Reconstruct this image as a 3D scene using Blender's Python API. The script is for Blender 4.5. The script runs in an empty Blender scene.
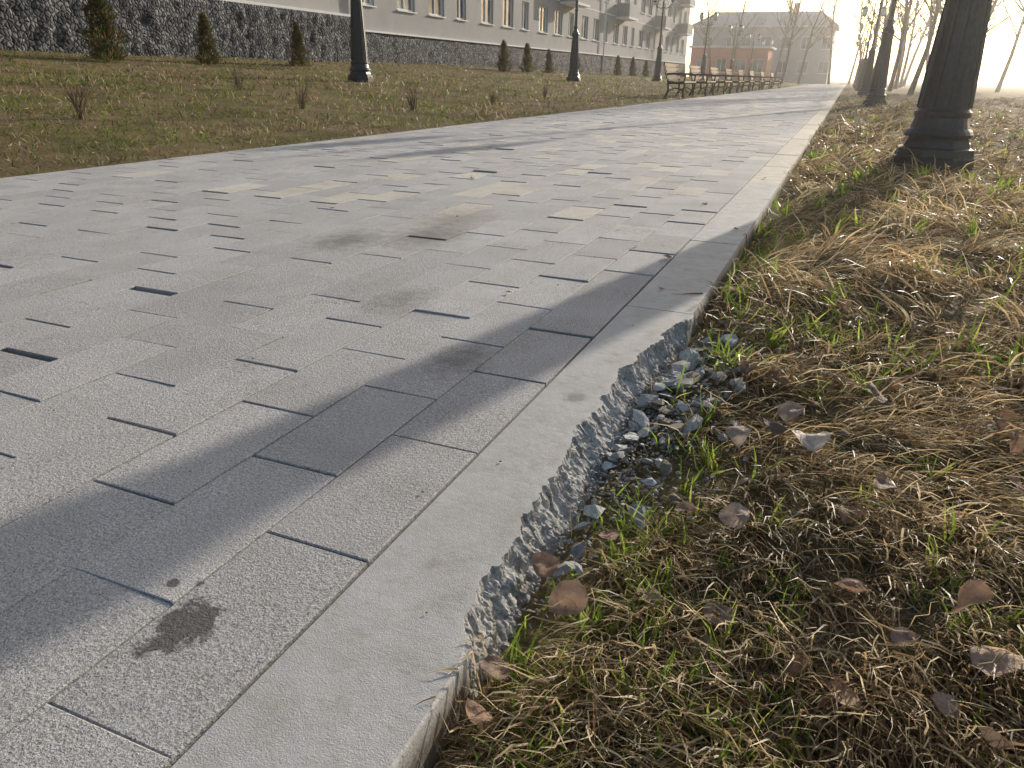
import bpy, math, random
import numpy as np
from mathutils import *
from mathutils import noise as mn
rad=math.radians
random.seed(7); rng=np.random.default_rng(7)
scene=bpy.context.scene
try:
    scene.view_settings.view_transform='Standard'; scene.view_settings.look='None'; scene.view_settings.exposure=0
except Exception: pass

# ------------------------------------------------------------------ camera
C=Vector((0.52,0,0.6))
R=Matrix.Rotation(rad(22.4),3,'Z')@Matrix.Rotation(rad(90-22.8),3,'X')@Matrix.Rotation(rad(1.2),3,'Z')
cd=bpy.data.cameras.new("camera");co=bpy.data.objects.new("camera",cd);scene.collection.objects.link(co)
co.matrix_world=Matrix.Translation(C)@R.to_4x4();cd.lens=26;cd.sensor_width=36;cd.clip_start=.02;cd.clip_end=4000;scene.camera=co

# ------------------------------------------------------------------ light
SAZ,SEL=13.5,14.3
sd=Vector((math.sin(rad(SAZ))*math.cos(rad(SEL)),math.cos(rad(SAZ))*math.cos(rad(SEL)),math.sin(rad(SEL))))
sl=bpy.data.lights.new("sun",'SUN');sl.energy=5;sl.angle=rad(.5);sl.color=(1,.91,.78)
so=bpy.data.objects.new("sun",sl);scene.collection.objects.link(so);so.rotation_euler=(-sd).to_track_quat('-Z','Y').to_euler();so.location=(5,20,20)
w=bpy.data.worlds.new("World");scene.world=w;w.use_nodes=True
nt=w.node_tree;bg=nt.nodes['Background'];sky=nt.nodes.new('ShaderNodeTexSky');sky.sky_type='NISHITA';sky.sun_disc=False
sky.sun_elevation=rad(SEL);sky.sun_rotation=rad(SAZ);sky.dust_density=2.5;sky.air_density=1.0;sky.ozone_density=1
nt.links.new(sky.outputs[0],bg.inputs[0]);bg.inputs[1].default_value=.15

# ------------------------------------------------------------------ helpers
def hsh(i,j,s):
    n=(i*374761393+j*668265263+s*1442695041).astype(np.int64)&0x7fffffff
    n=((n^(n>>13))*1274126177)&0x7fffffff
    return ((n^(n>>16))&0xffff)/65535.0
def vn(x,y,f,s=0):
    x=np.asarray(x,float)*f;y=np.asarray(y,float)*f
    i=np.floor(x).astype(np.int64);j=np.floor(y).astype(np.int64);u=x-i;v=y-j
    u=u*u*(3-2*u);v=v*v*(3-2*v)
    return (hsh(i,j,s)*(1-u)+hsh(i+1,j,s)*u)*(1-v)+(hsh(i,j+1,s)*(1-u)+hsh(i+1,j+1,s)*u)*v
def ss(a,b,x):
    t=np.clip((x-a)/(b-a),0,1);return t*t*(3-2*t)
def terr(x,y):
    x=np.asarray(x,float);y=np.asarray(y,float)
    right=-.06+.03*ss(.25,.9,x)+.04*(vn(x,y,3.4,1)-.5)+.034*(vn(x,y,9,2)-.42)*ss(.24,.34,x)+.08*(vn(x,y,.35,3)-.5)*ss(.5,2.5,x)
    far=ss(30,95,y)
    left=-.02+.33*ss(-3.9,-10,x)+(.55-.35*far)*ss(-9,-17.5,x)+.05*(vn(x,y,.5,4)-.5)*ss(-3.9,-6,x)+.03*(vn(x,y,3,5)-.5)
    mid=np.full_like(x,-.085)
    z=np.where(x>.236,right,np.where(x<-3.82,left,mid))
    rub=ss(.6,.75,y)*(1-ss(1.85,2.05,y))*(1-ss(.30,.46,x))*(x>.2)
    return z*(1-.6*rub)-.042*rub
def mk(name,verts,faces,mats,parent=None,smooth=False,midx=None,loc=None):
    me=bpy.data.meshes.new(name);me.from_pydata([tuple(v) for v in verts],[],faces)
    for m in (mats if isinstance(mats,list) else [mats]): me.materials.append(m)
    if midx is not None: me.polygons.foreach_set("material_index",midx)
    if smooth: me.polygons.foreach_set("use_smooth",[True]*len(me.polygons))
    me.update()
    o=bpy.data.objects.new(name,me);scene.collection.objects.link(o)
    if parent: o.parent=parent
    if loc: o.location=loc
    return o
def mknp(name,V,F,mats,col=None,smooth=False,midx=None):
    me=bpy.data.meshes.new(name);V=np.asarray(V,np.float32).reshape(-1,3);F=np.asarray(F,np.int32);k=F.shape[1]
    me.vertices.add(len(V));me.vertices.foreach_set("co",V.ravel())
    me.loops.add(F.size);me.loops.foreach_set("vertex_index",F.ravel())
    me.polygons.add(len(F));me.polygons.foreach_set("loop_start",np.arange(0,F.size,k,dtype=np.int32))
    try: me.polygons.foreach_set("loop_total",np.full(len(F),k,np.int32))
    except Exception: pass
    if col is not None:
        a=me.color_attributes.new("Col",'FLOAT_COLOR','POINT')
        c=np.ones((len(V),4),np.float32);c[:,:3]=np.asarray(col).reshape(-1,3);a.data.foreach_set("color",c.ravel())
    for m in (mats if isinstance(mats,list) else [mats]): me.materials.append(m)
    if midx is not None: me.polygons.foreach_set("material_index",np.asarray(midx,np.int32))
    me.polygons.foreach_set("use_smooth",np.full(len(F),smooth))
    me.update(calc_edges=True);me.validate()
    o=bpy.data.objects.new(name,me);scene.collection.objects.link(o);return o
def empty(name,loc=(0,0,0),rz=0):
    e=bpy.data.objects.new(name,None);scene.collection.objects.link(e);e.location=loc;e.rotation_euler=(0,0,rz);e.empty_display_size=.2;return e
class Geo:
    def __init__(s): s.v=[];s.f=[];s.m=[]
    def box(s,a,b,m=0,M=None):
        n=len(s.v);x0,y0,z0=a;x1,y1,z1=b
        P=[(x0,y0,z0),(x1,y0,z0),(x1,y1,z0),(x0,y1,z0),(x0,y0,z1),(x1,y0,z1),(x1,y1,z1),(x0,y1,z1)]
        if M: P=[tuple(M@Vector(p)) for p in P]
        s.v+=P
        for q in [(0,3,2,1),(4,5,6,7),(0,1,5,4),(1,2,6,5),(2,3,7,6),(3,0,4,7)]: s.f.append(tuple(n+i for i in q));s.m.append(m)
    def quad(s,p,m=0):
        n=len(s.v);s.v+=p;s.f.append(tuple(range(n,n+len(p))));s.m.append(m)
    def lathe(s,prof,n=16,c=(0,0,0),m=0,rot=0):
        b=len(s.v)
        for r,z in prof:
            for i in range(n):
                a=2*math.pi*i/n+rot;s.v.append((c[0]+r*math.cos(a),c[1]+r*math.sin(a),c[2]+z))
        for k in range(len(prof)-1):
            for i in range(n):
                j=(i+1)%n;s.f.append((b+k*n+i,b+k*n+j,b+(k+1)*n+j,b+(k+1)*n+i));s.m.append(m)
        s.f.append(tuple(b+(len(prof)-1)*n+i for i in range(n)));s.m.append(m)
    def tube(s,pts,rs,n=6,m=0):
        b=len(s.v);pts=[Vector(p) for p in pts]
        for k,p in enumerate(pts):
            d=(pts[min(k+1,len(pts)-1)]-pts[max(k-1,0)]).normalized()
            a=d.orthogonal().normalized() if abs(d.z)>.9 else d.cross(Vector((0,0,1))).normalized()
            c=d.cross(a)
            for i in range(n):
                t=2*math.pi*i/n;s.v.append(tuple(p+(a*math.cos(t)+c*math.sin(t))*rs[k]))
        for k in range(len(pts)-1):
            for i in range(n):
                j=(i+1)%n;s.f.append((b+k*n+i,b+k*n+j,b+(k+1)*n+j,b+(k+1)*n+i));s.m.append(m)
        s.f.append(tuple(b+i for i in range(n)));s.m.append(m)
        s.f.append(tuple(b+(len(pts)-1)*n+i for i in range(n)));s.m.append(m)
    def make(s,name,mats,parent=None,smooth=False,loc=None): return mk(name,s.v,s.f,mats,parent,smooth,s.m,loc)

# ---- materials
def newmat(name,rough=.8,spec=.3,col=(.5,.5,.5),metal=0):
    m=bpy.data.materials.new(name);m.use_nodes=True;t=m.node_tree;b=t.nodes['Principled BSDF']
    b.inputs['Roughness'].default_value=rough;b.inputs['Specular IOR Level'].default_value=spec
    b.inputs['Base Color'].default_value=(*col,1);b.inputs['Metallic'].default_value=metal
    return m,t,b
def tc(t): 
    n=[x for x in t.nodes if x.bl_idname=='ShaderNodeTexCoord']
    return (n[0] if n else t.nodes.new('ShaderNodeTexCoord')).outputs['Object']
def noise(t,sc,det=4,rough=.6,vec=None):
    n=t.nodes.new('ShaderNodeTexNoise');n.inputs['Scale'].default_value=sc;n.inputs['Detail'].default_value=det;n.inputs['Roughness'].default_value=rough
    t.links.new(vec or tc(t),n.inputs['Vector']);return n.outputs['Fac']
def ramp(t,fac,stops):
    r=t.nodes.new('ShaderNodeValToRGB');t.links.new(fac,r.inputs[0]);e=r.color_ramp.elements
    while len(e)<len(stops): e.new(.5)
    for el,(p,c) in zip(e,stops): el.position=p;el.color=(*c,1) if len(c)==3 else c
    return r.outputs[0]
def mix(t,fac,a,b,bt='MIX'):
    n=t.nodes.new('ShaderNodeMix');n.data_type='RGBA';n.blend_type=bt
    for sck,v in ((0,fac),(6,a),(7,b)):
        if isinstance(v,bpy.types.NodeSocket): t.links.new(v,n.inputs[sck])
        else: n.inputs[sck].default_value=v if sck==0 else (*v,1)
    return n.outputs[2]
def mth(t,op,a,b=0,c=None):
    n=t.nodes.new('ShaderNodeMath');n.operation=op
    for i,v in enumerate((a,b) if c is None else (a,b,c)):
        if isinstance(v,bpy.types.NodeSocket): t.links.new(v,n.inputs[i])
        else: n.inputs[i].default_value=v
    return n.outputs[0]
def bump(t,b,h,dist=.01,strength=1,prev=None):
    n=t.nodes.new('ShaderNodeBump');n.inputs['Distance'].default_value=dist;n.inputs['Strength'].default_value=strength
    t.links.new(h,n.inputs['Height'])
    if prev: t.links.new(prev,n.inputs['Normal'])
    t.links.new(n.outputs[0],b.inputs['Normal']);return n.outputs[0]
def attr(t):
    n=t.nodes.new('ShaderNodeAttribute');n.attribute_name="Col";return n.outputs['Color']
def stainmask(t,cx,cy,r,soft,wob=.05,sc=30,stretch=1):
    sp=t.nodes.new('ShaderNodeSeparateXYZ');t.links.new(tc(t),sp.inputs[0])
    dx=mth(t,'MULTIPLY',mth(t,'SUBTRACT',sp.outputs[0],cx),1);dy=mth(t,'MULTIPLY',mth(t,'SUBTRACT',sp.outputs[1],cy),stretch)
    d=mth(t,'SQRT',mth(t,'ADD',mth(t,'MULTIPLY',dx,dx),mth(t,'MULTIPLY',dy,dy)))
    d=mth(t,'ADD',d,mth(t,'MULTIPLY',mth(t,'SUBTRACT',noise(t,sc,4,.65),.5),wob))
    n=t.nodes.new('ShaderNodeMapRange');t.links.new(d,n.inputs[0]);n.inputs[1].default_value=r;n.inputs[2].default_value=r+soft;n.inputs[3].default_value=1;n.inputs[4].default_value=0
    return n.outputs[0]

def m_paver():
    m,t,b=newmat("paver_stone",.8,.4)
    fine=noise(t,380,3,.75);mid=noise(t,150,4,.7);big=noise(t,5,4,.6)
    g=ramp(t,fine,[(.34,(.42,.41,.41)),(.5,(.97,.96,.96)),(.66,(1.35,1.34,1.33))])
    c=mix(t,1.0,attr(t),g,'MULTIPLY')
    c=mix(t,.7,c,ramp(t,mid,[(.32,(.72,.71,.70)),(.6,(1.12,1.12,1.12))]),'MULTIPLY')
    c=mix(t,.5,c,ramp(t,big,[(.3,(.80,.78,.75)),(.62,(1.05,1.05,1.06))]),'MULTIPLY')
    dirt=mth(t,'MULTIPLY',ramp(t,noise(t,2.2,5,.7),[(.54,(0,0,0)),(.66,(1,1,1))]),ramp(t,noise(t,50,3,.7),[(.45,(0,0,0)),(.65,(1,1,1))]))
    c=mix(t,mth(t,'MULTIPLY',dirt,.6),c,(.19,.165,.13))
    for (x,y,r,s,wb,sc,a,col,st) in [(-.088,.488,.028,.010,.085,38,.82,(.07,.065,.058),.7),(-.158,.54,.007,.003,.012,90,.8,(.06,.055,.05),1),(-.128,.555,.004,.003,.01,90,.7,(.06,.055,.05),1),
            (-1.14,2.36,.03,.12,.26,22,.6,(.13,.12,.10),.6),(-.18,1.4,.02,.07,.16,30,.55,(.13,.115,.09),.7),(-.9,2.55,.04,.14,.26,20,.55,(.15,.125,.09),.6),(-.55,1.75,.01,.10,.2,30,.5,(.14,.12,.1),.6),(-1.0,2.95,.03,.16,.26,18,.45,(.2,.15,.09),.5)]:
        c=mix(t,mth(t,'MULTIPLY',stainmask(t,x,y,r,s,wb,sc,st),a),c,col)
    t.links.new(c,b.inputs['Base Color'])
    p=bump(t,b,mid,.006,1)
    bump(t,b,fine,.0026,1,p)
    return m
MPAVE=m_paver()
def m_bed():
    m,t,b=newmat("sand_bed",.95,.1);t.links.new(ramp(t,noise(t,90),[(.3,(.06,.052,.045)),(.7,(.15,.13,.11))]),b.inputs['Base Color']);return m
MBED=m_bed()
def m_curb():
    m,t,b=newmat("curb_concrete",.75,.4)
    c=mix(t,1,attr(t),ramp(t,noise(t,320,3,.7),[(.3,(.78,.78,.78)),(.55,(1,1,1)),(.75,(1.1,1.1,1.1))]),'MULTIPLY')
    c=mix(t,.8,c,ramp(t,noise(t,9,6,.7),[(.3,(.78,.76,.72)),(.6,(1.04,1.04,1.04))]),'MULTIPLY')
    st=mth(t,'MULTIPLY',ramp(t,noise(t,20,5,.75),[(.54,(0,0,0)),(.66,(1,1,1))]),.45)
    c=mix(t,st,c,(.30,.25,.18))
    c=mix(t,mth(t,'MULTIPLY',stainmask(t,.12,1.31,.012,.02,.04,40),.6),c,(.14,.13,.12))
    sp=t.nodes.new('ShaderNodeSeparateXYZ');t.links.new(tc(t),sp.inputs[0])
    dz=mth(t,'MULTIPLY_ADD',noise(t,40,4,.7),.05,sp.outputs[2])
    mr=t.nodes.new('ShaderNodeMapRange');t.links.new(dz,mr.inputs[0]);mr.inputs[1].default_value=.010;mr.inputs[2].default_value=-.014;mr.inputs[3].default_value=0;mr.inputs[4].default_value=.8
    c=mix(t,mr.outputs[0],c,(.16,.125,.085))
    t.links.new(c,b.inputs['Base Color']);p=bump(t,b,noise(t,60,5,.65),.0012,.8);bump(t,b,noise(t,500,2,.7),.0008,1,p);return m
MCURB=m_curb()
def m_frac():
    m,t,b=newmat("broken_concrete",.9,.3)
    c=ramp(t,noise(t,210,5,.8),[(.34,(.22,.22,.22)),(.44,(.48,.48,.475)),(.56,(.64,.63,.615)),(.68,(.84,.83,.81))])
    c=mix(t,.8,c,ramp(t,noise(t,30,4,.7),[(.35,(.58,.55,.51)),(.6,(1.05,1.05,1.05))]),'MULTIPLY')
    t.links.new(c,b.inputs['Base Color']);p=bump(t,b,noise(t,240,5,.8),.004,1);return m
MFRAC=m_frac()
def m_rub():
    m,t,b=newmat("rubble_stone",.75,.4)
    c=mix(t,1,attr(t),ramp(t,noise(t,160,4,.7),[(.3,(.55,.55,.56)),(.6,(1.1,1.1,1.1))]),'MULTIPLY')
    t.links.new(c,b.inputs['Base Color']);bump(t,b,noise(t,200,4,.7),.003,1);return m
MRUB=m_rub()
def m_ground():
    m,t,b=newmat("lawn_soil",.95,.1)
    c=ramp(t,noise(t,1.3,6,.65),[(.3,(.10,.115,.04)),(.48,(.20,.165,.085)),(.62,(.26,.20,.12)),(.75,(.13,.15,.05))])
    c=mix(t,.8,c,ramp(t,noise(t,55,5,.75),[(.3,(.35,.3,.25)),(.6,(1.15,1.1,1))]),'MULTIPLY')
    t.links.new(c,b.inputs['Base Color']);bump(t,b,noise(t,30,6,.7),.02,1);return m
MGR=m_ground()
def m_leafy(name,tr=.45,rough=.6):
    m=bpy.data.materials.new(name);m.use_nodes=True;t=m.node_tree;b=t.nodes['Principled BSDF'];o=t.nodes['Material Output']
    b.inputs['Roughness'].default_value=rough;b.inputs['Specular IOR Level'].default_value=.3
    tr_=t.nodes.new('ShaderNodeBsdfTranslucent');mx=t.nodes.new('ShaderNodeMixShader');mx.inputs[0].default_value=tr
    a=attr(t);t.links.new(a,b.inputs['Base Color']);t.links.new(a,tr_.inputs[0])
    t.links.new(b.outputs[0],mx.inputs[1]);t.links.new(tr_.outputs[0],mx.inputs[2]);t.links.new(mx.outputs[0],o.inputs[0]);return m
MGRASS=m_leafy("grass_blade",.5,.45)
def m_dleaf():
    m=m_leafy("dead_leaf",.3,.7);t=m.node_tree;b=t.nodes['Principled BSDF']
    a=[n for n in t.nodes if n.bl_idname=='ShaderNodeAttribute'][0].outputs['Color']
    c=mix(t,.9,a,ramp(t,noise(t,120,5,.7),[(.3,(.5,.45,.42)),(.6,(1.15,1.1,1.1))]),'MULTIPLY')
    t.links.new(c,b.inputs['Base Color']);bump(t,b,noise(t,90,4),.003,1);return m
MLEAF=m_dleaf()

# ------------------------------------------------------------------ ground sheet
def axis(parts):
    out=[]
    for a,b,n in parts: out+=list(np.linspace(a,b,n,endpoint=False))
    return np.array(out+[parts[-1][1]])
gx=axis([(-1500,-60,8),(-60,-18,14),(-18,-3.83,60),(-3.83,-3.79,1),(-3.79,.22,4),(.22,.245,1),(.245,1.6,110),(1.6,6,60),(6,60,30),(60,1500,8)])
gy=axis([(-600,-6,6),(-6,.1,12),(.1,3,190),(3,10,110),(10,40,80),(40,120,40),(120,2200,12)])
GX,GY=np.meshgrid(gx,gy);GZ=terr(GX,GY)
ny,nx=GX.shape;idx=np.arange(nx*ny).reshape(ny,nx)
F=np.stack([idx[:-1,:-1],idx[:-1,1:],idx[1:,1:],idx[1:,:-1]],-1).reshape(-1,4)
mknp("ground",np.stack([GX,GY,GZ],-1),F,MGR,smooth=True)

# ------------------------------------------------------------------ paved path (individual setts)
TW,TL=.17,.336;X0=.04;YEND=125
V=[];Fq=[];Cc=[];mi=[]
nrow=22
for i in range(nrow):
    xr=X0-i*TW;xl=xr-TW
    off=.01+(0 if i%2==0 else .5*TL)
    k0=-3;k1=int((YEND-off)/TL)
    rowz=random.uniform(-.0006,.0006)
    for k in range(k0,k1):
        y0=off+k*TL+random.uniform(-.004,.004);y1=off+(k+1)*TL-.003
        gl=random.uniform(.0005,.0016)
        r=random.random()
        ga=random.uniform(-.002,.001) if r<.52 else (random.uniform(.001,.006) if r<.80 else random.uniform(.008,.018))
        near=y0<1.3 and i<3
        if near: ga=min(ga,.0008)
        gb=.001
        xa,xb,ya,yb=xl+gl,xr-gl,y0+gb,y1-ga
        z=rowz+random.gauss(0,.0006 if near else .0012);tx=random.gauss(0,.0004);ty=random.gauss(0,.0004 if near else .001)
        if random.random()<.06 and not near: z+=random.uniform(-.004,.004)
        if y0>2.9 and random.random()<(.14 if -2.6<xl<.0 else .04): col=np.array((.78,.745,.66))*random.uniform(.92,1.04)
        else:
            g=random.gauss(.62,.03);col=np.array((g*1.0,g*.985,g*.98))
        b=len(V);bv=random.uniform(.001,.0025)
        cor=[(xa,ya,-tx-ty),(xb,ya,tx-ty),(xb,yb,tx+ty),(xa,yb,-tx+ty)]
        ins=[(bv,bv),(-bv,bv),(-bv,-bv),(bv,-bv)]
        for (x,y,dz),(ix,iy) in zip(cor,ins): V.append((x+ix,y+iy,z+dz));Cc.append(col)
        for (x,y,dz) in cor: V.append((x,y,z+dz-bv*.8));Cc.append(col*.85)
        for (x,y,dz) in cor: V.append((x,y,-.045));Cc.append(col*.3)
        Fq.append((b,b+1,b+2,b+3));mi.append(0)
        for s in (0,4):
            for q in range(4):
                p=(q+1)%4;Fq.append((b+s+4+q,b+s+4+p,b+s+p,b+s+q));mi.append(0)
xL=X0-nrow*TW
b=len(V);V+=[(xL,-3,-.02),(X0,-3,-.02),(X0,YEND,-.02),(xL,YEND,-.02)];Cc+=[np.array((.1,.1,.1))]*4;Fq.append((b,b+1,b+2,b+3));mi.append(1)
mknp("paved_path",V,Fq,[MPAVE,MBED],col=Cc,midx=mi)

# ------------------------------------------------------------------ curbs
XI,XO=.044,.235
V=[];Fq=[];Cc=[];mi=[]
by=[-5,.55,.60,.655,.70,.75,.83,.95,1.05,1.17,1.30,1.38,1.5,1.62,1.74,1.85,1.93,1.97,9]
bb=[0,0,.010,.030,.042,.032,.036,.050,.046,.068,.058,.064,.072,.050,.040,.028,.014,.0,0]
def facet(p,f,seed):
    q=Vector(p)*f+Vector((seed,seed*1.7,seed*.3))
    d,pts=mn.voronoi(q)
    c=pts[0];h=Vector((math.sin(c.x*91.7+c.y*13.3),math.sin(c.y*71.1+c.z*37.9),math.sin(c.z*53.3+c.x*29.1)))
    return h.x*.35+ (q-c).dot(h)*.9
def frac(p,f,o,seed): return mn.fractal(Vector(p)*f+Vector((seed,seed*.7,seed*1.3)),.75,2.1,o)
def piece(ya,yb,broken,col,dz=0):
    if broken: ys=np.concatenate([np.arange(ya,.3,.02),np.arange(.3,yb,.0022),[yb]])
    else: ys=np.linspace(ya,yb,16)
    nb=28 if broken else 3
    base=len(V);rows=[]
    for y in ys:
        br=np.interp(y,by,bb)
        if br>0.0005:
            n=frac((0,y,0),13,3,3)*.011+frac((0,y,.1),55,3,5)*.0042+facet((0,y,0),20,3)*.005
            br=max(0.0006,br+n*min(1,br/.025))
        else: br=0
        if broken and br==0: br=max(0,(vn(y,0,90,14)-.72)*.008)
        xe=XO-.003-br
        row=[(XI,y,-.06),(XI,y,-.003),(XI+.003,y,0),(XI+.06,y,.0),(max(xe-.012,XI+.07),y,0),(xe,y,-.0004)]
        for k in range(1,nb+1):
            s=k/nb;zz=-.085*s if broken else -.1*s
            if br>.004:
                f_=min(1,br/.02)
                out=XO+.004*f_
                e_=1.0+1.1*vn(y,2,8,16)
                prof=s**e_*.92+.08*s
                prof=prof+(1-prof)*(1-f_)
                x=xe+(out-xe)*prof
                am=f_*min(1,s*5)
                P_=(x,y,zz)
                dd=frac(P_,26,4,21)*.0075+facet(P_,40,33)*.0045+frac(P_,120,2,8)*.0018
                x+=am*dd;zz+=am*(frac((y,zz,x),40,3,11)*.005)
            else: x=XO if k>1 else XO-.0006
            row.append((x,y,zz))
        rows.append(row)
    n=len(rows[0])
    for r in rows:
        for p in r: V.append((p[0],p[1],p[2]+dz));Cc.append(col)
    for a in range(len(rows)-1):
        brk=broken and np.interp(float(ys[a]),by,bb)>.006
        for k in range(n-1):
            Fq.append((base+a*n+k,base+a*n+k+1,base+(a+1)*n+k+1,base+(a+1)*n+k));mi.append(1 if (brk and k>=5) else 0)
    for e in (0,len(rows)-1):
        bq=base+e*n
        for k in range(0,n-3,2): Fq.append((bq,bq+k+1,bq+k+2,bq+min(k+3,n-1)));mi.append(0)
g0=np.array((.54,.53,.515))
piece(-1.2,1.985,True,g0)
y=1.99
while y<YEND:
    c=g0*random.uniform(.97,1.1)*(np.array((1.18,1.11,.96)) if y>3.5 and random.random()<.65 else 1)
    piece(y+.002,y+.997,False,c,random.uniform(-.002,.002)); y+=1.0
mknp("curb",V,Fq,[MCURB,MFRAC],col=Cc,midx=mi)
V=[];Fq=[];Cc=[];mi=[]
y=-2
while y<YEND:
    c=g0*random.uniform(.95,1.1);z=random.uniform(.0,.004);b=len(V)
    xa,xb=xL-.08,xL-.003
    V+=[(xa,y+.002,-.1),(xa,y+.002,z-.004),(xa+.004,y+.002,z),(xb,y+.002,z),(xb,y+.002,-.04)];V+=[(p[0],y+.997,p[2]) for p in V[-5:]];Cc+=[c]*10
    for k in range(4): Fq.append((b+k,b+k+5,b+k+6,b+k+1));mi.append(0)
    y+=1
mknp("curb",V,Fq,MCURB,col=Cc)

# ------------------------------------------------------------------ rubble
def ico():
    import bmesh
    bm=bmesh.new();bmesh.ops.create_icosphere(bm,subdivisions=1,radius=1);v=np.array([list(x.co) for x in bm.verts]);f=np.array([[x.index for x in q.verts] for q in bm.faces]);bm.free();return v,f
iv,if_=ico()
V=[];Fq=[];Cc=[];n0=0
for q in range(2900):
    big=q<200
    y=random.triangular(.68,2.05,1.6) if q<1700 else random.gauss(1.4,.32)
    if not .64<y<2.1: continue
    edge=XO-np.interp(y,by,bb)
    s=random.choice([.007,.009,.012,.015,.020,.028]) if big else random.uniform(.0014,.0065)
    if y<1.0: s*=.75
    x=edge+.035+abs(random.gauss(0,.09 if y>1 else .04))
    if big: x=max(x,edge+.05+s)
    v=iv.copy()
    for _ in range(9):
        d=rng.normal(size=3);d/=np.linalg.norm(d);h=rng.uniform(.25,.75);pr=v@d;v-=np.outer(np.maximum(pr-h,0),d)
    v*=np.array([1,rng.uniform(.5,.95),rng.uniform(.14,.42)])*s*1.4
    v+=rng.normal(0,s*.04,v.shape)
    M=np.array(Euler((rng.normal(0,.35),rng.normal(0,.35),rng.uniform(0,6.28))).to_matrix());v=v@M.T
    gz=float(terr(max(x,.24),y))+.008
    v+=np.array([x,y,gz+s*.35+ (.012 if s>.01 else random.uniform(0,.012))])
    V.append(v);Fq.append(if_+n0);n0+=len(v)
    g=random.uniform(.28,.60);cc=np.array((g*1.0,g,g*.995)) if random.random()<.5 else (np.array((g,g*.94,g*.84)) if random.random()<.5 else np.array((g*.4,g*.33,g*.26)))
    Cc.append(np.tile(cc,(len(v),1)))
for q in range(70):
    x,y,s=(random.uniform(-1.5,.2),random.uniform(.5,4),random.uniform(.001,.003))
    if q<6: x,y,s=[(.02,.86,.0035),(.09,1.0,.003),(-.6,1.2,.004),(-1,3,.006),(.16,.62,.002),(-.2,2.1,.004)][q]
    v=iv*np.array([1,.7,.4])*s+np.array([x,y,s*.3+.0015]);V.append(v);Fq.append(if_+n0);n0+=len(v);Cc.append(np.tile((.3,.28,.24),(len(v),1)))
mknp("concrete_rubble",np.concatenate(V),np.concatenate(Fq),MRUB,col=np.concatenate(Cc))

# ------------------------------------------------------------------ grass
def blades(name,x,y,az,L,W,th0,curl,col,K=4,z0=None,mat=MGRASS,rootdark=.45):
    n=len(x);z=terr(x,y) if z0 is None else z0
    P=np.zeros((n,K+1,3));P[:,0]=np.stack([x,y,z-.004],-1)
    cross=(x>.2)&(x+L*.75*np.cos(az)<.232)&(rng.uniform(0,1,n)<.9)
    az=np.where(cross,np.pi-az,az)
    dx,dy=np.cos(az),np.sin(az)
    kink=rng.normal(0,.25,(n,K))
    for k in range(K):
        th=np.clip(th0+curl*(k/K)+kink[:,k]*.6,0,1.9);a2=az+kink[:,k]*1.2
        P[:,k+1,0]=P[:,k,0]+L/K*np.sin(th)*np.cos(a2);P[:,k+1,1]=P[:,k,1]+L/K*np.sin(th)*np.sin(a2)
        zg=np.where(P[:,k+1,0]>.238,terr(P[:,k+1,0],P[:,k+1,1]),np.where(P[:,k+1,0]>-3.8,.0,z))+.002
        P[:,k+1,2]=np.maximum(P[:,k,2]+L/K*np.cos(th),zg)
    tw=rng.uniform(-1.2,1.2,n)
    wv=np.stack([-dy*np.cos(tw),dx*np.cos(tw),np.sin(tw)],-1)
    s=np.linspace(0,1,K+1);wd=np.where(s<.5,.75+.5*s,1.0-(s-.5)*1.8)
    off=wv[:,None,:]*(W[:,None]*.5*wd[None])[:,:,None]
    VV=np.stack([P-off,P+off],2).reshape(-1,3)
    b=(np.arange(n)*(K+1)*2)[:,None]+(np.arange(K)*2)[None]
    FF=np.stack([b,b+1,b+3,b+2],-1).reshape(-1,4)
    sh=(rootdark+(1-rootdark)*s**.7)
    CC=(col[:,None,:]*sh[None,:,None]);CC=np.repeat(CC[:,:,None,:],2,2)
    return mknp(name,VV,FF,mat,col=CC,smooth=True)
STRAW=np.array([(.60,.45,.25),(.72,.57,.35),(.49,.35,.19),(.34,.25,.14),(.80,.68,.47),(.25,.18,.11)])
GREEN=np.array([(.22,.34,.045),(.38,.52,.07),(.18,.29,.035),(.52,.60,.12)])
def pick(P,n): return P[rng.integers(0,len(P),n)]*rng.uniform(.8,1.2,(n,1))
def polar(n,r0,r1,a0,a1,ex=1.0):
    u=rng.uniform(0,1,n)**ex;r=r0*(r1/r0)**u;a=np.radians(rng.uniform(a0,a1,n));return C.x+r*np.sin(a),r*np.cos(a),r
def clear_lamp(x,y): return (((x-1.25)**2+(y-7.1)**2)>.36**2)&~((np.abs(x-1.2)<.3)&(y<7.1)&(y>6.5))
nt_=5600
cx,cy,cr=polar(nt_,.34,42,-25,50)
ok=cx>.25;cx,cy,cr=cx[ok],cy[ok],cr[ok]
bp=18;n=len(cx)*bp
r_=np.repeat(cr,bp);sc=np.clip(r_/1.4,.85,12)**.8
spread=.014*sc
x=np.repeat(cx,bp)+rng.normal(0,1,n)*spread;y=np.repeat(cy,bp)+rng.normal(0,1,n)*spread
flow=(vn(cx,cy,2.1,31)*2-1)*2.6-.9
az=np.repeat(flow,bp)+rng.normal(0,.55,n)
ol=np.where(y<1.0,.05,.0)
rub=(y>.64)&(y<2.0)&(x<.32-ol+.10*vn(x,y,9,5))&(rng.uniform(0,1,n)<.96)
keep=(x>.238)&~rub&clear_lamp(x,y);x,y,az,sc=x[keep],y[keep],az[keep],sc[keep];n=len(x)
edge_=np.clip((x-.24)/.12,0,1)
L=rng.uniform(.05,.16,n)*np.minimum(sc,1.6)*(.65+.35*edge_);W=rng.uniform(.0015,.0040,n)*sc
th0=rng.uniform(.4,1.4,n);curl=rng.uniform(.5,1.5,n)
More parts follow.
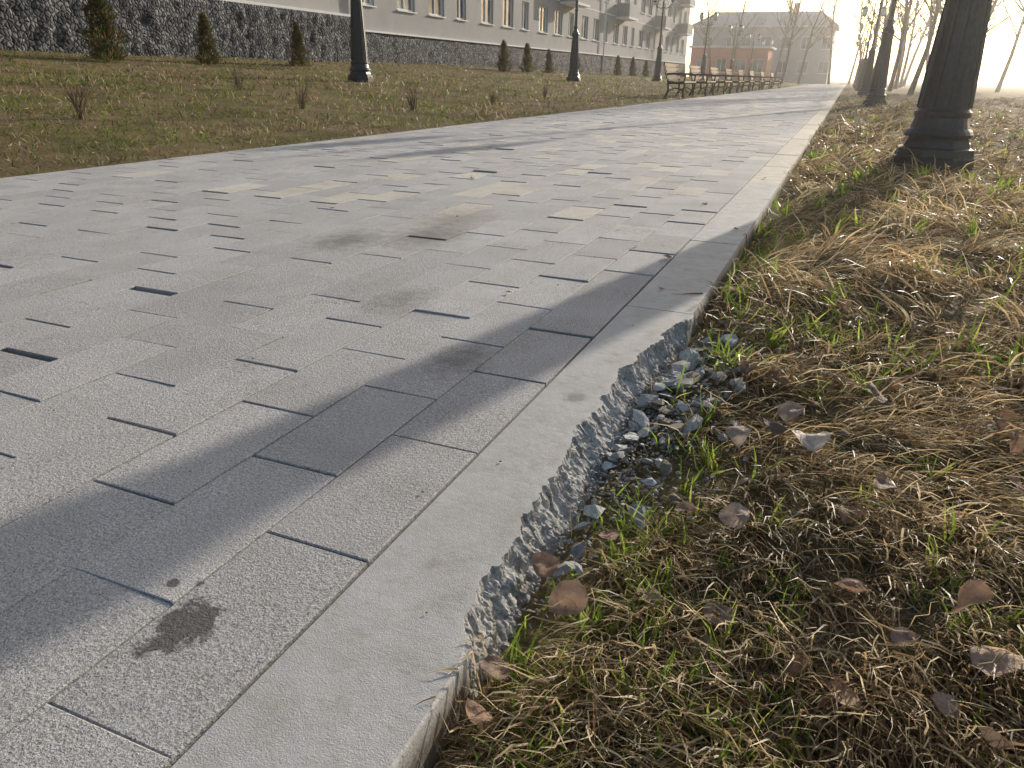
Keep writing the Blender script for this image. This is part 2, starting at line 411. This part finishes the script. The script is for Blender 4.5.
tone=np.clip(.6+.75*vn(x,y,4,35),.55,1.35)
farm=1-.25*ss(3,9,y)
col=pick(STRAW,n)*(tone*farm)[:,None]
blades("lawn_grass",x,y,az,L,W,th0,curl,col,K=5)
n=34000
x,y,r_=polar(n,.34,14,-25,50);k=(x>.242)&clear_lamp(x,y);x,y,r_=x[k],y[k],r_[k]
rub=(y>.64)&(y<2.0)&(x<.38)&(rng.uniform(0,1,len(x))<.85);x,y,r_=x[~rub],y[~rub],r_[~rub];n=len(x);sc=np.clip(r_/1.4,.85,12)**.8
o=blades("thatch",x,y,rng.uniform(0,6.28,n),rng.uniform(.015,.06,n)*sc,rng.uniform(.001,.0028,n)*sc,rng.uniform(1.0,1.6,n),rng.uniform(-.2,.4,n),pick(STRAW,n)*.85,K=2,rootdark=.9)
o.name="lawn_grass.001"
ng=2300
cx,cy,cr=polar(ng,.42,30,-25,50)
gk=(cx>.25)&((vn(cx,cy,3,37)>.55)|((cx<.42)&(cy<3))|(rng.uniform(0,1,ng)<.2));cx,cy,cr=cx[gk],cy[gk],cr[gk]
bp=7;n=len(cx)*bp;sc=np.clip(np.repeat(cr,bp)/1.3,.8,10)**.8
x=np.repeat(cx,bp)+rng.normal(0,.007,n)*sc;y=np.repeat(cy,bp)+rng.normal(0,.007,n)*sc
rub=(y>.66)&(y<1.95)&(x<.31)&(rng.uniform(0,1,n)<.8)
keep=(x>.238)&~rub&clear_lamp(x,y);x,y,sc=x[keep],y[keep],sc[keep];n=len(x)
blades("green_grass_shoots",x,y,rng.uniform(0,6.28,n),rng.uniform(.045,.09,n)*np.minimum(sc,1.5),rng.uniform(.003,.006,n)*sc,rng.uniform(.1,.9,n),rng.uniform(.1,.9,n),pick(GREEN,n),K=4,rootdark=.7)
n=100000
x,y,r_=polar(n,4,95,-82,-3,.9)
k=(x<-3.83)&(x>-17.2);x,y,r_=x[k],y[k],r_[k]
pm=vn(x,y,.45,61)*.5+vn(x,y,1.6,62)*.5
k=rng.uniform(0,1,len(x))<np.clip((pm-.22)*3.2,.25,1);x,y,r_,pm=x[k],y[k],r_[k],pm[k];n=len(x);sc=np.clip(r_/6,.7,9)**.8
gsel=(vn(x,y,.8,41)*.6+vn(x,y,4,42)*.4)
isg=rng.uniform(0,1,n)<np.clip((gsel-.34)*2.6,.1,.8)
col=np.where(isg[:,None],pick(GREEN,n)*.62,pick(STRAW,n)*.72)*np.clip(.5+.8*vn(x,y,2.3,63),.5,1.2)[:,None]
o=blades("left_lawn_grass",x,y,rng.uniform(0,6.28,n),rng.uniform(.03,.08,n)*np.minimum(sc,1.8),rng.uniform(.004,.009,n)*sc,rng.uniform(.3,1.4,n),rng.uniform(.1,.9,n),col,K=2)
o.name="lawn_grass.002"

# ------------------------------------------------------------------ dead leaves
V=[];Fq=[];Cc=[];n0=0
def leaf(x,y,z,s,col,tilt=.25,curl=None,rz=None):
    global n0
    nu,nv=9,13;curl=random.uniform(-1.3,1.3) if curl is None else curl
    vv=[];fold=random.uniform(-.5,.8);ph=random.uniform(0,6);asym=random.uniform(-.2,.2)
    for j in range(nv):
        t=j/(nv-1);wd=(math.sin(math.pi*t**.75)**.7)*.42+.008
        wd*=1+.05*math.sin(j*1.3+ph)+random.uniform(-.03,.03)
        for i in range(nu):
            u=(i/(nu-1)-.5)*2;px=u*wd*(1+asym*u);py=t-.5+.03*math.sin(3*u+ph)
            pz=curl*(py*py-.1)*.8+fold*abs(px)*.8+.07*math.sin(8*px+ph)*math.cos(6*py+ph)+ .012*random.random()
            vv.append((px,py,pz))
    vv=np.array(vv)*s
    M=np.array(Euler((random.gauss(0,tilt),random.gauss(0,tilt),random.uniform(0,6.28) if rz is None else rz)).to_matrix())
    vv=vv@M.T;vv[:,2]-=vv[:,2].min();vv+=np.array([x,y,z])
    idx=np.arange(nu*nv).reshape(nv,nu)
    f=np.stack([idx[:-1,:-1],idx[:-1,1:],idx[1:,1:],idx[1:,:-1]],-1).reshape(-1,4)+n0
    V.append(vv);Fq.append(f);n0+=len(vv);Cc.append(np.tile(col,(len(vv),1))*rng.uniform(.9,1.08,(len(vv),1)))
BR=np.array((.38,.25,.17));PK=np.array((.50,.40,.33));DK=np.array((.22,.16,.12));PALE=np.array((.78,.70,.61))
for (x,y,s,c) in [(.30,.73,.055,BR*1.25),(.47,.98,.05,PK*.9),(.63,.87,.045,BR),(.75,.87,.06,BR*1.2),(.78,.81,.06,PK),(.56,1.25,.07,PALE),(.53,1.36,.06,PK*.8),(.50,1.31,.045,DK),(.25,.80,.045,BR),(.68,1.13,.05,DK*1.3),(.44,1.27,.05,PK),(.40,1.0,.035,DK*1.4),(.67,1.5,.055,DK*1.2),(.26,.60,.04,DK*1.3),(.27,.53,.035,BR),(.42,1.62,.045,DK),(.31,.9,.035,BR),(.62,.7,.045,BR)]:
    leaf(x,y,float(terr(x,y))+.042,s,c,.3)
for q in range(150):
    a=rad(random.uniform(-12,48));r=math.exp(random.uniform(math.log(.7),math.log(9)));x=C.x+r*math.sin(a);y=r*math.cos(a)
    if x<.27: continue
    leaf(x,y,float(terr(x,y))+random.uniform(.01,.036),random.uniform(.02,.045),random.choice([BR,DK,DK*1.4,PK*.8,BR*.7]),.5)
for (x,y,s) in [(.03,2.62,.035),(-.12,2.75,.02),(.1,2.2,.02),(-.3,1.95,.02),(-.05,3.9,.03),(-1.5,4.2,.03),(-2.2,6,.04),(.18,3.3,.025),(-.9,6.2,.03),(-1.6,2.9,.02),(.12,5.2,.03)]:
    leaf(x,y,.003,s,random.choice([BR,DK*1.5,PK*.7]),.08,.3)
mknp("dead_leaves",np.concatenate(V),np.concatenate(Fq),MLEAF,col=np.concatenate(Cc),smooth=True)

# ------------------------------------------------------------------ street lamps
def m_iron():
    m,t,b=newmat("painted_cast_iron",.42,.6,(.03,.03,.032));t.links.new(ramp(t,noise(t,25,4),[(.3,(.016,.016,.018)),(.7,(.045,.044,.043))]),b.inputs['Base Color']);bump(t,b,noise(t,120,3),.001,.6);return m
MIRON=m_iron()
def m_glass():
    m,t,b=newmat("lamp_glass",.25,.5,(.75,.74,.7));return m
MLG=m_glass()
lamp_mesh=None
def street_lamp(x,y,z,rz=0):
    global lamp_mesh
    e=empty("street_lamp",(x,y,z),rz)
    if lamp_mesh is None:
        g=Geo();g.lathe([(.31,-.08),(.31,.055),(.295,.07),(.29,.125),(.255,.14),(.235,.19),(.225,.21)],8,rot=rad(22.5))
        g.lathe([(.245,.212),(.25,.235),(.235,.26),(.215,.28),(.20,.33),(.195,.36),(.208,.375),(.208,.40),(.187,.42),(.183,.5),(.178,.65),(.168,.82),(.157,1.0),(.145,1.2),(.134,1.4),(.125,1.6),(.122,1.7),(.15,1.72),(.155,1.76),(.14,1.80),(.11,1.84),(.08,1.92),(.072,1.98),(.088,2.0),(.088,2.04),(.066,2.07)],24)
        for i in range(12):
            a=2*math.pi*i/12;cc,s_=math.cos(a),math.sin(a)
            g.tube([(.182*cc,.182*s_,.43),(.171*cc,.171*s_,.75),(.142*cc,.142*s_,1.25),(.119*cc,.119*s_,1.69)],[.016,.015,.012,.010],6)
        for i in range(8):
            a=2*math.pi*i/8;g.lathe([(.015,0),(.015,.014),(.008,.024)],6,c=(.27*math.cos(a),.27*math.sin(a),.065))
        g.lathe([(.064,2.06),(.06,2.6),(.075,2.62),(.075,2.66),(.058,2.68),(.05,3.6),(.07,3.62),(.07,3.68),(.045,3.7),(.04,4.3),(.06,4.32),(.06,4.36),(.03,4.4),(.028,4.85),(.045,4.88),(.004,4.98)],16)
        for s in (-1,1):
            g.tube([(0,0,3.95),(s*.15,0,3.88),(s*.35,0,3.95),(s*.5,0,4.12),(s*.52,0,4.22)],[.02,.02,.02,.018,.018],8)
            g.tube([(0,0,4.3),(s*.12,0,4.36),(s*.25,0,4.27),(s*.3,0,4.12),(s*.22,0,4.05),(s*.16,0,4.12)],[.012]*6,6)
            g.lathe([(.03,4.2),(.09,4.24),(.1,4.28)],12,c=(s*.52,0,0))
            g.lathe([(.10,4.64),(.17,4.66),(.15,4.70),(.06,4.78),(.02,4.82),(.005,4.88)],12,c=(s*.52,0,0))
            g.lathe([(.095,4.282),(.14,4.36),(.165,4.48),(.16,4.58),(.13,4.642)],16,c=(s*.52,0,0),m=1)
        o=g.make("post_and_lanterns",[MIRON,MLG],e,smooth=False);lamp_mesh=o.data
    else:
        o=bpy.data.objects.new("post_and_lanterns",lamp_mesh);scene.collection.objects.link(o);o.parent=e
for i in range(7): street_lamp(1.25,7.1+16*i,float(terr(1.25,7.1+16*i))+.03,0)
for i in range(7):
    y=16+15.8*i;street_lamp(-10.1,y,float(terr(-10.1,y))+.03,0)

# ------------------------------------------------------------------ benches
def m_wood():
    m,t,b=newmat("bench_wood",.5,.4);mp=t.nodes.new('ShaderNodeMapping');t.links.new(tc(t),mp.inputs[0]);mp.inputs['Scale'].default_value=(8,1,8)
    t.links.new(ramp(t,noise(t,6,5,.6,mp.outputs[0]),[(.3,(.035,.022,.015)),(.7,(.09,.05,.03))]),b.inputs['Base Color']);return m
MWOOD=m_wood()
bench_me=None
def bench(x,y,rz=0,z=0):
    global bench_me
    e=empty("park_bench",(x,y,z),rz)
    if bench_me is None:
        g=Geo();h=1.0
        for k in range(5): g.box((-.02+k*.1,-h,.42+.004*abs(k-2)),(.07+k*.1,h,.465+.004*abs(k-2)),1)
        for k in range(4):
            zz=.52+k*.115;xx=-.07-.28*(zz-.45);g.box((xx-.014,-h,zz),(xx+.02,h,zz+.1),1)
        for s in (-.85,.85):
            g.tube([(.44,s,-.02),(.42,s,.2),(.46,s,.36),(.44,s,.42)],[.04,.032,.032,.038],8)
            g.tube([(-.12,s,-.02),(-.03,s,.2),(-.05,s,.42),(-.1,s,.6),(-.21,s,.98)],[.04,.032,.032,.03,.028],8)
            g.tube([(-.05,s,.415),(.44,s,.415)],[.028,.028],8)
            g.tube([(-.13,s,.66),(.1,s,.68),(.34,s,.68),(.45,s,.63),(.44,s,.56),(.42,s,.42)],[.028,.03,.03,.03,.025,.025],8)
            g.tube([(.42,s,.2),(.2,s,.28),(-.03,s,.2)],[.018]*3,6)
        o=g.make("seat_backrest_and_frame",[MIRON,MWOOD],e);bench_me=o.data
    else:
        o=bpy.data.objects.new("seat_backrest_and_frame",bench_me);scene.collection.objects.link(o);o.parent=e
for y in (24.9,29,33.4,37.6,42,47,53,60): bench(-4.45,y)

# ------------------------------------------------------------------ trees/shrubs
def m_bark(name,c0,c1):
    m,t,b=newmat(name,.9,.2);t.links.new(ramp(t,noise(t,12,5,.7),[(.35,c0),(.65,c1)]),b.inputs['Base Color']);bump(t,b,noise(t,40,4),.01,1);return m
MBARK=m_bark("bark",(.10,.08,.065),(.22,.19,.16));MTWIG=m_bark("twig",(.13,.09,.06),(.24,.17,.11))
def tree_geo(h,seed,spread=.45,rt=.14,levels=3,nb=5):
    r=random.Random(seed);g=Geo()
    def br(p,d,L,rad_,lv):
        n=4 if lv<2 else 3;pts=[p];rs=[rad_];q=p.copy();dd=d.copy()
        for k in range(n):
            dd=(dd+Vector((r.gauss(0,.09),r.gauss(0,.09),r.gauss(.05,.05)))*(1+lv*.5)).normalized();q=q+dd*L/n;pts.append(q.copy());rs.append(rad_*(1-.75*(k+1)/n))
        g.tube(pts,rs,7 if lv==0 else (5 if lv==1 else 3))
        if lv<levels:
            m=(nb*3 if lv==0 else nb+ (1 if lv==1 else 0))
            for i in range(m):
                t=r.uniform(.28 if lv==0 else .2,1);f=t*n;a=int(min(f,n-1));pp=pts[a].lerp(pts[a+1],f-a)
                ang=r.uniform(0,6.28);side=Vector((math.cos(ang),math.sin(ang),0))
                nd=(dd*r.uniform(.35,.8)+side*(spread+.35)+Vector((0,0,.25))).normalized()
                br(pp,nd,L*r.uniform(.3,.5)*(1.15-.5*t if lv==0 else 1),max(rs[a]*.45,.006),lv+1)
    br(Vector((0,0,-.1)),Vector((0,0,1)),h,rt,0);return g
tms=[tree_geo(9,s,.4,.14) for s in (1,2,3)]
tmeshes=[]
def bare_tree(x,y,k,s=1,rz=0):
    if len(tmeshes)<=k:
        o=tms[k].make("bare_tree",[MBARK]);tmeshes.append(o.data)
    else:
        o=bpy.data.objects.new("bare_tree",tmeshes[k]);scene.collection.objects.link(o)
    o.location=(x,y,float(terr(x,y))-.02);o.scale=(s,s,s);o.rotation_euler=(0,0,rz)
for i,(x,y,s) in enumerate([(3.4,44,1),(4.8,50,1.1),(3.0,56,1.05),(6,60,1.2),(2.6,66,1),(4.2,74,1.3),(8.2,64,1.2),(2.4,84,1.2),(9,76,1.3),(5.5,92,1.3),(-6,88,1.1),(-13,100,1.2),(-8.5,110,1.2),(11,70,1.2),(-2,118,1.4),(3,112,1.5),(-15.5,102,1.1),(0.5,128,1.3),(7.4,84,1.3),(-5,101,1.3),(1.8,100,1.2),(6.5,105,1.5),(9.5,50,1.1),(12,58,1.2)]):
    bare_tree(x,y,i if i<3 else random.randrange(3),s,random.uniform(0,6))
for (x,y,h) in [(-6.3,5.4,.5),(-6.2,8.7,.42),(-5.6,10.6,.4),(-5.6,13.6,.35),(-8.6,10.2,.4),(-6,17.5,.4)]:
    g=Geo();r=random.Random(int(x*100+y*10))
    for i in range(16):
        a=r.uniform(0,6.28);l=h*r.uniform(.5,1.05);p0=Vector((r.gauss(0,.02),r.gauss(0,.02),-.02));d=Vector((math.cos(a)*.3,math.sin(a)*.3,1)).normalized()
        p1=p0+d*l*.5;p2=p1+(d+Vector((r.gauss(0,.2),r.gauss(0,.2),0))).normalized()*l*.5
        g.tube([p0,p1,p2],[.005,.004,.002],4)
        for _ in range(3):
            q=p0.lerp(p1,r.uniform(.5,1)) if r.random()<.4 else p1.lerp(p2,r.random());e=q+Vector((r.gauss(0,.3),r.gauss(0,.3),.5)).normalized()*l*.28;g.tube([q,e],[.003,.0015],3)
    g.make("bare_shrub",[MTWIG],loc=(x,y,float(terr(x,y))))
def conifer(x,y,h,seed):
    r=np.random.default_rng(seed);n=2600
    zt=r.uniform(0.03,1,n)**1.1;rr=(1-zt)**.75*.33*h*(.75+.35*np.sin(zt*19+r.uniform(0,6))*.5)
    a=r.uniform(0,6.28,n);lump=1+.3*np.sin(a*3+zt*7+seed)+.2*np.sin(a*7+zt*21)
    rad_=rr*lump*r.uniform(.35,1.08,n)**.6
    px,py,pz=rad_*np.cos(a),rad_*np.sin(a),zt*h
    L=.075*h*r.uniform(.6,1.5,n);wd=.016*h*r.uniform(.7,1.3,n)
    up=np.stack([np.cos(a)*.7+r.normal(0,.3,n),np.sin(a)*.7+r.normal(0,.3,n),.8+r.normal(0,.3,n)],-1);up/=np.linalg.norm(up,axis=1)[:,None]
    t=np.stack([-np.sin(a),np.cos(a),r.normal(0,.5,n)],-1);p=np.stack([px,py,pz],-1)
    VV=np.stack([p-t*wd[:,None]*.5,p+t*wd[:,None]*.5,p+up*L[:,None]+t*wd[:,None]*.25,p+up*L[:,None]-t*wd[:,None]*.25],1)
    FF=np.arange(n*4).reshape(n,4)
    c0=np.array([(.08,.11,.035),(.14,.11,.045),(.20,.12,.05),(.06,.08,.03)])[r.integers(0,4,n)]*r.uniform(.7,1.3,(n,1))
    o=mknp("thuja_shrub",VV,FF,MGRASS,col=np.repeat(c0[:,None,:],4,1));o.location=(x,y,float(terr(x,y))-.02)
    g=Geo();g.tube([(0,0,-.02),(0,0,h*.5),(0,0,h*.9)],[.02,.015,.005],6);q=g.make("trunk",[MTWIG]);q.parent=o
for i,(x,y,h) in enumerate([(-14,12.4,1.5),(-14,15.3,1.1),(-14,18.8,1.1),(-13.9,33.2,1.25),(-13.9,36,1.25),(-13.9,39,1.1),(-13.8,52,1.2),(-13.8,56,1.2),(-13.8,60,1.1),(-14,44,1)]): conifer(x,y,h,i+3)

# ------------------------------------------------------------------ apartment building
def m_wall(name,col,sc=3,var=.2,bm=.004):
    m,t,b=newmat(name,.9,.2)
    c=mix(t,var*3,col,ramp(t,noise(t,sc*.4,6,.7),[(.3,tuple(k*(1-var) for k in (1,1,1))),(.7,(1.08,1.06,1.04))]),'MULTIPLY')
    t.links.new(c,b.inputs['Base Color']);bump(t,b,noise(t,sc*12,5),bm,1);return m
MW1=m_wall("panel_wall",(.38,.38,.385));MW2=m_wall("light_wall",(.46,.45,.44));MWT=m_wall("white_trim",(.78,.78,.77),2,.06)
def m_stone():
    m,t,b=newmat("rubble_masonry",.9,.3)
    v=t.nodes.new('ShaderNodeTexVoronoi');v.inputs['Scale'].default_value=9;t.links.new(tc(t),v.inputs['Vector'])
    e=t.nodes.new('ShaderNodeTexVoronoi');e.feature='DISTANCE_TO_EDGE';e.inputs['Scale'].default_value=9;t.links.new(tc(t),e.inputs['Vector'])
    c=mix(t,.85,ramp(t,v.outputs['Color'],[(.2,(.045,.05,.06)),(.5,(.11,.115,.13)),(.8,(.23,.23,.24))]),ramp(t,noise(t,20,4),[(.3,(.6,.6,.6)),(.7,(1.2,1.2,1.2))]),'MULTIPLY')
    c=mix(t,ramp(t,e.outputs[0],[(0,(1,1,1)),(.07,(0,0,0))]),c,(.035,.035,.04))
    t.links.new(c,b.inputs['Base Color']);bump(t,b,ramp(t,e.outputs[0],[(0,(0,0,0)),(.25,(1,1,1))]),.05,1);return m
MST=m_stone()
def m_win():
    m,t,b=newmat("window_glass",.12,.6,(.10,.12,.15));t.links.new(ramp(t,noise(t,.35,2),[(.4,(.06,.075,.10)),(.6,(.35,.37,.4))]),b.inputs['Base Color']);return m
MWIN=m_win()
def facade(g,x,y0,y1,z0,z1,wins,mw=0,depth=.16):
    ys=sorted(set([y0,y1]+[w_[0] for w_ in wins]+[w_[1] for w_ in wins]));zs=sorted(set([z0,z1]+[w_[2] for w_ in wins]+[w_[3] for w_ in wins]))
    W_=set((w_[0],w_[2]) for w_ in wins)
    for i in range(len(ys)-1):
        for j in range(len(zs)-1):
            a,b_,c,d=ys[i],ys[i+1],zs[j],zs[j+1]
            if (a,c) in W_:
                xi=x-depth;g.quad([(xi,a,c),(xi,b_,c),(xi,b_,d),(xi,a,d)],2)
                g.quad([(x,a,c),(xi,a,c),(xi,a,d),(x,a,d)],mw);g.quad([(x,b_,d),(xi,b_,d),(xi,b_,c),(x,b_,c)],mw)
                g.quad([(x,a,d),(xi,a,d),(xi,b_,d),(x,b_,d)],mw);g.quad([(xi,a,c),(x,a,c),(x,b_,c),(xi,b_,c)],mw)
                f=.08;xa,xb=xi+.003,xi+.06
                g.box((xa,a+.002,c+.002),(xb,a+f,d-.002),1);g.box((xa,b_-f,c+.002),(xb,b_-.002,d-.002),1)
                g.box((xa,a+f,c+.002),(xb,b_-f,c+f),1);g.box((xa,a+f,d-f),(xb,b_-f,d-.002),1)
                if b_-a>.9:
                    m_=(a+b_)/2;g.box((xa,m_-.03,c+f),(xb,m_+.03,d-f),1)
                g.box((x+.002,a-.06,c-.05),(x+.09,b_+.06,c-.005),1)
            else: g.quad([(x,a,c),(x,b_,c),(x,b_,d),(x,a,d)],mw)
e=empty("apartment_building",(0,0,0))
g=Geo();FX=-17.4
wins=[]
zt=2.0
for fl in range(5):
    zb=2.95+fl*2.8
    k=0;y=27.2
    while y<92:
        wd=1.5 if k%3 else 1.05
        wins.append((y,y+wd,zb,zb+1.45));y+=wd+1.25+(.5 if k%3==0 else 0);k+=1
facade(g,FX,25.5,94,zt,16.6,wins,0)
g.box((FX-.003-12,25.3,0.0),(FX-.4,94-.003,16.55),0)
for fl in range(1,5):
    g.box((FX+.002,25.5,zt+fl*2.8+.1),(FX+.02,94,zt+fl*2.8+.16),1)
g.box((FX-12.3,25.3,16.6),(FX+.5,94.4,16.85),1)
g.box((FX-12,94.0,0),(FX-.003,94.25,16.59),0)
for yb in (50.2,63.5,77.0,88):
    for fl in range(1,5):
        zb=1.95+fl*2.8;g.box((FX+.02,yb,zb),(FX+1.1,yb+3,zb+.14),1);g.box((FX+1.02,yb,zb+.14),(FX+1.1,yb+3,zb+1.1),0)
        g.box((FX+.02,yb,zb+.14),(FX+1.02,yb+.06,zb+1.1),0);g.box((FX+.02,yb+2.94,zb+.14),(FX+1.02,yb+3,zb+1.1),0)
g.make("main_facade_windows_and_balconies",[MW1,MWT,MWIN],e)
g=Geo()
wins=[(yy,yy+1.6,3.9,5.5) for yy in np.arange(2,24,3.2)]+[(yy,yy+1.6,6.7,8.2) for yy in np.arange(2,24,3.2)]
facade(g,FX+.8,-12,25.3,2.35,12,wins,3)
g.box((FX+.803-12.8,-12,-.2),(FX+.4,25.28,11.9),3)
g.quad([(FX-3,25.3,2.35),(FX+.8,25.3,2.35),(FX+.8,25.3,12),(FX-3,25.3,12)][::-1],3)
g.box((FX+.81,-12,2.36),(FX+.93,25.35,2.44),1)
g.box((FX-12,-12.3,12.0),(FX+1.2,25.7,12.25),1)
g.make("near_wing_walls_and_windows",[MW1,MWT,MWIN,MW2],e)
def plinth(name,x,y0,y1,z0,z1,seed):
    ys=np.arange(y0,y1+.01,.12 if y1<30 else .2);zs=np.linspace(z0,z1,18)
    Y,Z=np.meshgrid(ys,zs);X=x+.10*(vn(Y,Z,5.5,seed)-.5)+.06*(vn(Y,Z,11,seed+1)-.5);X[-1]=x-.05
    Vv=np.stack([X,Y,Z],-1);ny_,nx_=X.shape;id_=np.arange(nx_*ny_).reshape(ny_,nx_)
    Fv=np.stack([id_[:-1,:-1],id_[:-1,1:],id_[1:,1:],id_[1:,:-1]],-1).reshape(-1,4)
    o=mknp(name,Vv,Fv,MST,smooth=True);o.parent=e
    return o
plinth("stone_plinth_wing",FX+1.0,-12,25.4,.1,2.36,51)
plinth("stone_plinth_main",FX+.15,25.4,94,-.2,2.02,53)
g=Geo();g.box((FX,25.35,1.98),(FX+.22,94,2.05),1);g.box((FX,25.41,-.2),(FX+1.0,25.5,2.3),4)
g.tube([(FX+.95,25.6,.4),(FX+.95,25.6,12)],[.07,.07],10,m=1);g.tube([(FX+.2,60,.5),(FX+.2,60,16.5)],[.06,.06],8,m=1)
g.make("plinth_cap_and_downpipes",[MW1,MWT,MWIN,MW2,MST],e)

# ------------------------------------------------------------------ end-of-path buildings
MROOF=m_wall("metal_roof",(.38,.38,.39),1,.1,.01);MPINK=m_wall("red_brick_wall",(.60,.31,.25),2,.15);MG=m_wall("grey_plaster",(.50,.485,.48),2,.12)
def fac_y(g,y,x0,x1,z0,z1,wins,mw=0,depth=.2):
    h=Geo();facade(h,0,x0,x1,z0,z1,wins,mw,depth);b=len(g.v)
    g.v+=[(p[1],y-p[0],p[2]) for p in h.v];g.f+=[tuple(b+i for i in q) for q in h.f];g.m+=h.m
e2=empty("two_storey_house")
g=Geo();Y=128
wins=[(xx,xx+1.5,1.4+3.3*fl,3.1+3.3*fl) for fl in range(2) for xx in np.arange(-21.5,-3,2.9)]
fac_y(g,Y,-23,-2.6,-.2,7.9,wins,3)
g.box((-22.99,Y+.25,-.2),(-2.61,Y+12,7.89),3)
g.quad([(-23.5,Y-.6,7.9),(-2.1,Y-.6,7.9),(-5,Y+6,10.2),(-20.5,Y+6,10.2)],4);g.quad([(-2.1,Y-.6,7.9),(-2.1,Y+12.6,7.9),(-5,Y+6,10.2)],4)
g.quad([(-23.5,Y+12.6,7.9),(-23.5,Y-.6,7.9),(-20.5,Y+6,10.2)],4);g.quad([(-2.1,Y+12.6,7.9),(-23.5,Y+12.6,7.9),(-20.5,Y+6,10.2),(-5,Y+6,10.2)],4)
g.box((-23.45,Y-.55,7.7),(-2.15,Y+12.5,7.895),1);g.box((-9,Y+4,9),(-8.2,Y+5,11.2),5)
g.make("walls_windows_and_hip_roof",[MW1,MWT,MWIN,MG,MROOF,MPINK],e2)
e3=empty("brick_annex")
g=Geo();Y=104
fac_y(g,Y,-18.6,-9.2,-.2,4.0,[(xx,xx+1.3,1.2,2.8) for xx in (-17.8,-15.4,-13,-10.9)],5)
g.box((-18.59,Y+.25,-.2),(-9.21,Y+7,3.99),5);g.box((-18.9,Y-.3,4.003),(-8.9,Y+7.3,4.25),1)
g.make("walls_windows_and_parapet",[MW1,MWT,MWIN,MG,MROOF,MPINK],e3)

# ------------------------------------------------------------------ thin morning haze: a real homogeneous volume over the whole place
mh=bpy.data.materials.new("haze_volume");mh.use_nodes=True;t=mh.node_tree;t.nodes.clear()
vs=t.nodes.new('ShaderNodeVolumeScatter');oo=t.nodes.new('ShaderNodeOutputMaterial');t.links.new(vs.outputs[0],oo.inputs['Volume'])
vs.inputs['Density'].default_value=.0010;vs.inputs['Anisotropy'].default_value=.8;vs.inputs['Color'].default_value=(1,.98,.95,1)
g=Geo();g.box((-300,-60,-3),(300,500,14));g.make("morning_haze",[mh])
